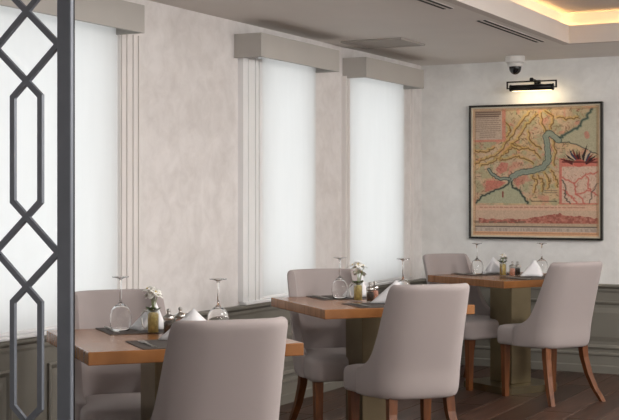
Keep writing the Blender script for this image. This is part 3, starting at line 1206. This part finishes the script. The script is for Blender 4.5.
napkin(1, -0.034, 0.235, -38, 0.68, 'white folded napkin beside the orchid mug on the nearest table', nap_lean)
napkin(1, 0.045, -0.185, 0, 1.05, 'white folded napkin peeking over the nearest chair back')
napkin(2, 0.006, 0.215, -38, 0.64, 'white folded napkin behind the wine glass on the middle table', nap_lean)
napkin(2, 0.055, -0.225, 0, 1.05, 'white folded napkin beside the middle chair back')
napkin(3, 0.035, 0.225, 165, 0.75, 'small shaded folded napkin at the left of the far corner table')
napkin(3, 0.09, -0.15, 0, 0.85, 'pointed white napkin at the right of the far corner table')


def fork_mesh():
    bm = bmesh.new()
    bm_box(bm, -0.004, 0.004, -0.10, 0.03, 0.002, 0.005)
    bm_box(bm, -0.007, 0.007, -0.10, -0.07, 0.0015, 0.005)
    bm_box(bm, -0.011, 0.011, 0.03, 0.055, 0.003, 0.0055)
    for k in range(4):
        x_ = -0.011 + k * 0.0063
        bm_box(bm, x_, x_ + 0.0031, 0.055, 0.10, 0.003, 0.0055)
    return finish(bm, 'fork', 'steel')


def knife_mesh():
    bm = bmesh.new()
    bm_box(bm, -0.006, 0.006, -0.11, 0.0, 0.001, 0.007)
    secs = [[(-0.007, 0.0, 0.002), (0.008, 0.0, 0.002), (0.008, 0.0, 0.0045), (-0.007, 0.0, 0.0045)],
            [(-0.007, 0.08, 0.002), (0.009, 0.08, 0.002), (0.009, 0.08, 0.004), (-0.007, 0.08, 0.004)],
            [(-0.006, 0.115, 0.002), (-0.003, 0.115, 0.002), (-0.003, 0.115, 0.003), (-0.006, 0.115, 0.003)]]
    rings = [[bm.verts.new(p) for p in s_] for s_ in secs]
    for a, b in zip(rings, rings[1:]):
        for q in range(4):
            bm.faces.new((a[q], a[(q + 1) % 4], b[(q + 1) % 4], b[q]))
    bm.faces.new(rings[0][::-1])
    bm.faces.new(rings[-1])
    return finish(bm, 'knife', 'steel')


fm, km = fork_mesh(), knife_mesh()


def cutlery(k, name, mesh_, lx, ly, deg, label):
    o = link(name, mesh_, None, on_table(k, lx, ly, TH + 0.0033), TABLES[k][2] + R(deg))
    tag(o, label, name, 'table ' + ('forks' if name == 'fork' else 'knives'))


for k, nm in ((1, 'nearest table'), (2, 'middle table'), (3, 'far corner table')):
    cutlery(k, 'fork', fm, -0.155, -0.27, 0, 'steel fork on the chair back side placemat of the ' + nm)
    cutlery(k, 'knife', km, 0.195, -0.27, 0, 'steel knife on the chair back side placemat of the ' + nm)
    cutlery(k, 'fork', fm, 0.155, 0.27, 180, 'steel fork on the window side placemat of the ' + nm)
    cutlery(k, 'knife', km, -0.16, 0.275, 180, 'steel knife on the window side placemat of the ' + nm)

mug_glass = lathe_mesh('glass_body', [(0, 0.006), (0.0285, 0.006), (0.0285, 0.095), (0.0315, 0.097), (0.0325, 0.095), (0.0315, 0.0), (0, 0.0)], 'thin_glass', 28)
mug_fill = lathe_mesh('filling', [(0, 0.0065), (0.028, 0.0065), (0.028, 0.075), (0.02, 0.082), (0, 0.083)], 'moss_filling', 24)
mug_handle = tube_mesh('handle', [(-0.0318, 0, 0.086), (-0.045, 0, 0.092), (-0.058, 0, 0.08), (-0.061, 0, 0.055), (-0.055, 0, 0.03), (-0.043, 0, 0.02), (-0.0318, 0, 0.024)], 0.0042, 'steel', 8)


def petal_cluster(seed, n_bloom, spread, h0):
    """white blossoms: each of five rounded petals"""
    r = random.Random(seed)
    bm = bmesh.new()
    centres = []
    for k in range(n_bloom):
        a = 2 * PI * k / n_bloom + r.uniform(-0.4, 0.4)
        d = spread * math.sqrt(r.random())
        c = Vector((d * math.cos(a), d * math.sin(a), h0 + r.uniform(-0.022, 0.022)))
        centres.append(c)
        nrm = Vector((math.cos(a) * 0.7, math.sin(a) * 0.7, 0.6 + r.random())).normalized()
        t1 = nrm.orthogonal().normalized()
        t2 = nrm.cross(t1)
        for q in range(5):
            b_ = 2 * PI * q / 5 + r.random() * 0.3
            u = t1 * math.cos(b_) + t2 * math.sin(b_)
            w = nrm.cross(u)
            L = r.uniform(0.02, 0.028)
            pts = [c, c + u * L * 0.5 + w * L * 0.45 + nrm * 0.003, c + u * L + w * L * 0.22 + nrm * 0.001, c + u * L * 1.05 - w * L * 0.05, c + u * L - w * L * 0.3 + nrm * 0.001, c + u * L * 0.5 - w * L * 0.45 + nrm * 0.003]
            vs_ = [bm.verts.new(p) for p in pts]
            bm.faces.new(vs_)
            top = [bm.verts.new(p + nrm * 0.0012) for p in pts]
            bm.faces.new(top[::-1])
            for e in range(6):
                bm.faces.new((vs_[e], vs_[(e + 1) % 6], top[(e + 1) % 6], top[e]))
    return finish(bm, 'blossoms', 'petal_white', True), centres


def flower_mug(k, lx, ly, deg, seed, h0, n_b, spread, label):
    t = thing('flower_mug', label, 'flower vase', on_table(k, lx, ly, TH + 0.0004), R(deg), 'glass mugs of flowers')
    g_ = link('glass_body', mug_glass, t)
    link('filling', mug_fill, g_)
    link('handle', mug_handle, t)
    for part_ in t.children:
        part_.scale = (0.74, 0.74, 1.0)
    bl, cs = petal_cluster(seed, n_b, spread, h0)
    bl_ = link('blossoms', bl, t)
    r = random.Random(seed + 1)
    for c in cs[:4]:
        link('stem', tube_mesh('stem', [(c.x * 0.2, c.y * 0.2, 0.078), (c.x * 0.5, c.y * 0.5, 0.12), tuple(c)], 0.0016, 'stem_green', 6), t)
    cen = bpy.data.meshes.new('stamens')
    bm = bmesh.new()
    for c in cs:
        mt = Matrix.Translation(c + Vector((0, 0, 0.004)))
        bmesh.ops.create_icosphere(bm, subdivisions=1, radius=0.0035, matrix=mt)
    link('stamens', finish(bm, 'stamens', 'petal_yellow', True), bl_)
    for q in range(5):
        a = 2 * PI * q / 5 + r.random()
        d = Vector((math.cos(a), math.sin(a), 0))
        w = Vector((-d.y, d.x, 0))
        L = r.uniform(0.028, 0.04)
        b0 = Vector((0, 0, 0.084)) + d * 0.008
        secs = []
        for f, wd in ((0, 0.004), (0.35, 0.012), (0.7, 0.011), (1.0, 0.002)):
            c = b0 + d * L * f * 0.8 + Vector((0, 0, L * (0.9 * f - 0.35 * f * f)))
            secs.append([c - w * wd, c + w * wd, c + w * wd + Vector((0, 0, 0.0012)), c - w * wd + Vector((0, 0, 0.0012))])
        link('leaf', loft_mesh('leaf', secs, 'leaf_green'), t)


flower_mug(1, -0.034, 0.112, 27, 3, 0.155, 8, 0.024, 'glass mug of white orchids with a metal handle on the nearest table')
flower_mug(2, -0.062, 0.0, 27, 5, 0.165, 9, 0.034, 'glass mug of white daisies with a metal handle on the middle table')
flower_mug(3, -0.040, 0.030, 100, 8, 0.138, 4, 0.016, 'small glass mug of pale flowers on the far corner table')

mill_glass = lathe_mesh('glass_body', [(0, 0.004), (0.0185, 0.004), (0.0185, 0.062), (0.0205, 0.064), (0.0212, 0.058), (0.0212, 0.006), (0.019, 0.0), (0, 0.0)], 'thin_glass', 24)
fills = {'p': lathe_mesh('filling', [(0, 0.0045), (0.0181, 0.0045), (0.0181, 0.052), (0.012, 0.056), (0, 0.057)], 'peppercorns', 20),
         's': lathe_mesh('filling', [(0, 0.0045), (0.0181, 0.0045), (0.0181, 0.052), (0.012, 0.056), (0, 0.057)], 'pink_salt', 20)}
mill_cap = lathe_mesh('cap', [(0, 0.064), (0.021, 0.064), (0.0215, 0.068), (0.0215, 0.076), (0.016, 0.080), (0.008, 0.086), (0.0055, 0.092), (0.0075, 0.096), (0.0085, 0.101), (0.006, 0.107), (0, 0.109)], 'steel', 20)


def mill(k, lx, ly, kind, label):
    t = thing('spice_mill', label, 'spice mill', on_table(k, lx, ly, TH + 0.0004), 0, 'salt and pepper mills')
    g_ = link('glass_body', mill_glass, t)
    link('filling', fills[kind], g_)
    link('cap', mill_cap, t)
    t.scale = (1.0, 1.0, 0.92)


mill(1, 0.014, 0.062, 'p', 'glass mill of black peppercorns with steel cap on the nearest table')
mill(1, 0.078, 0.125, 's', 'glass mill of pink salt with steel cap on the nearest table')
mill(2, -0.022, -0.062, 'p', 'glass mill of black peppercorns with steel cap on the middle table')
mill(2, 0.045, 0.035, 's', 'glass mill of pink salt with steel cap on the middle table')
mill(3, 0.008, -0.01, 's', 'glass mill of pink salt with steel cap on the far corner table')
mill(3, 0.062, 0.0, 'p', 'glass mill of black peppercorns with steel cap on the far corner table')
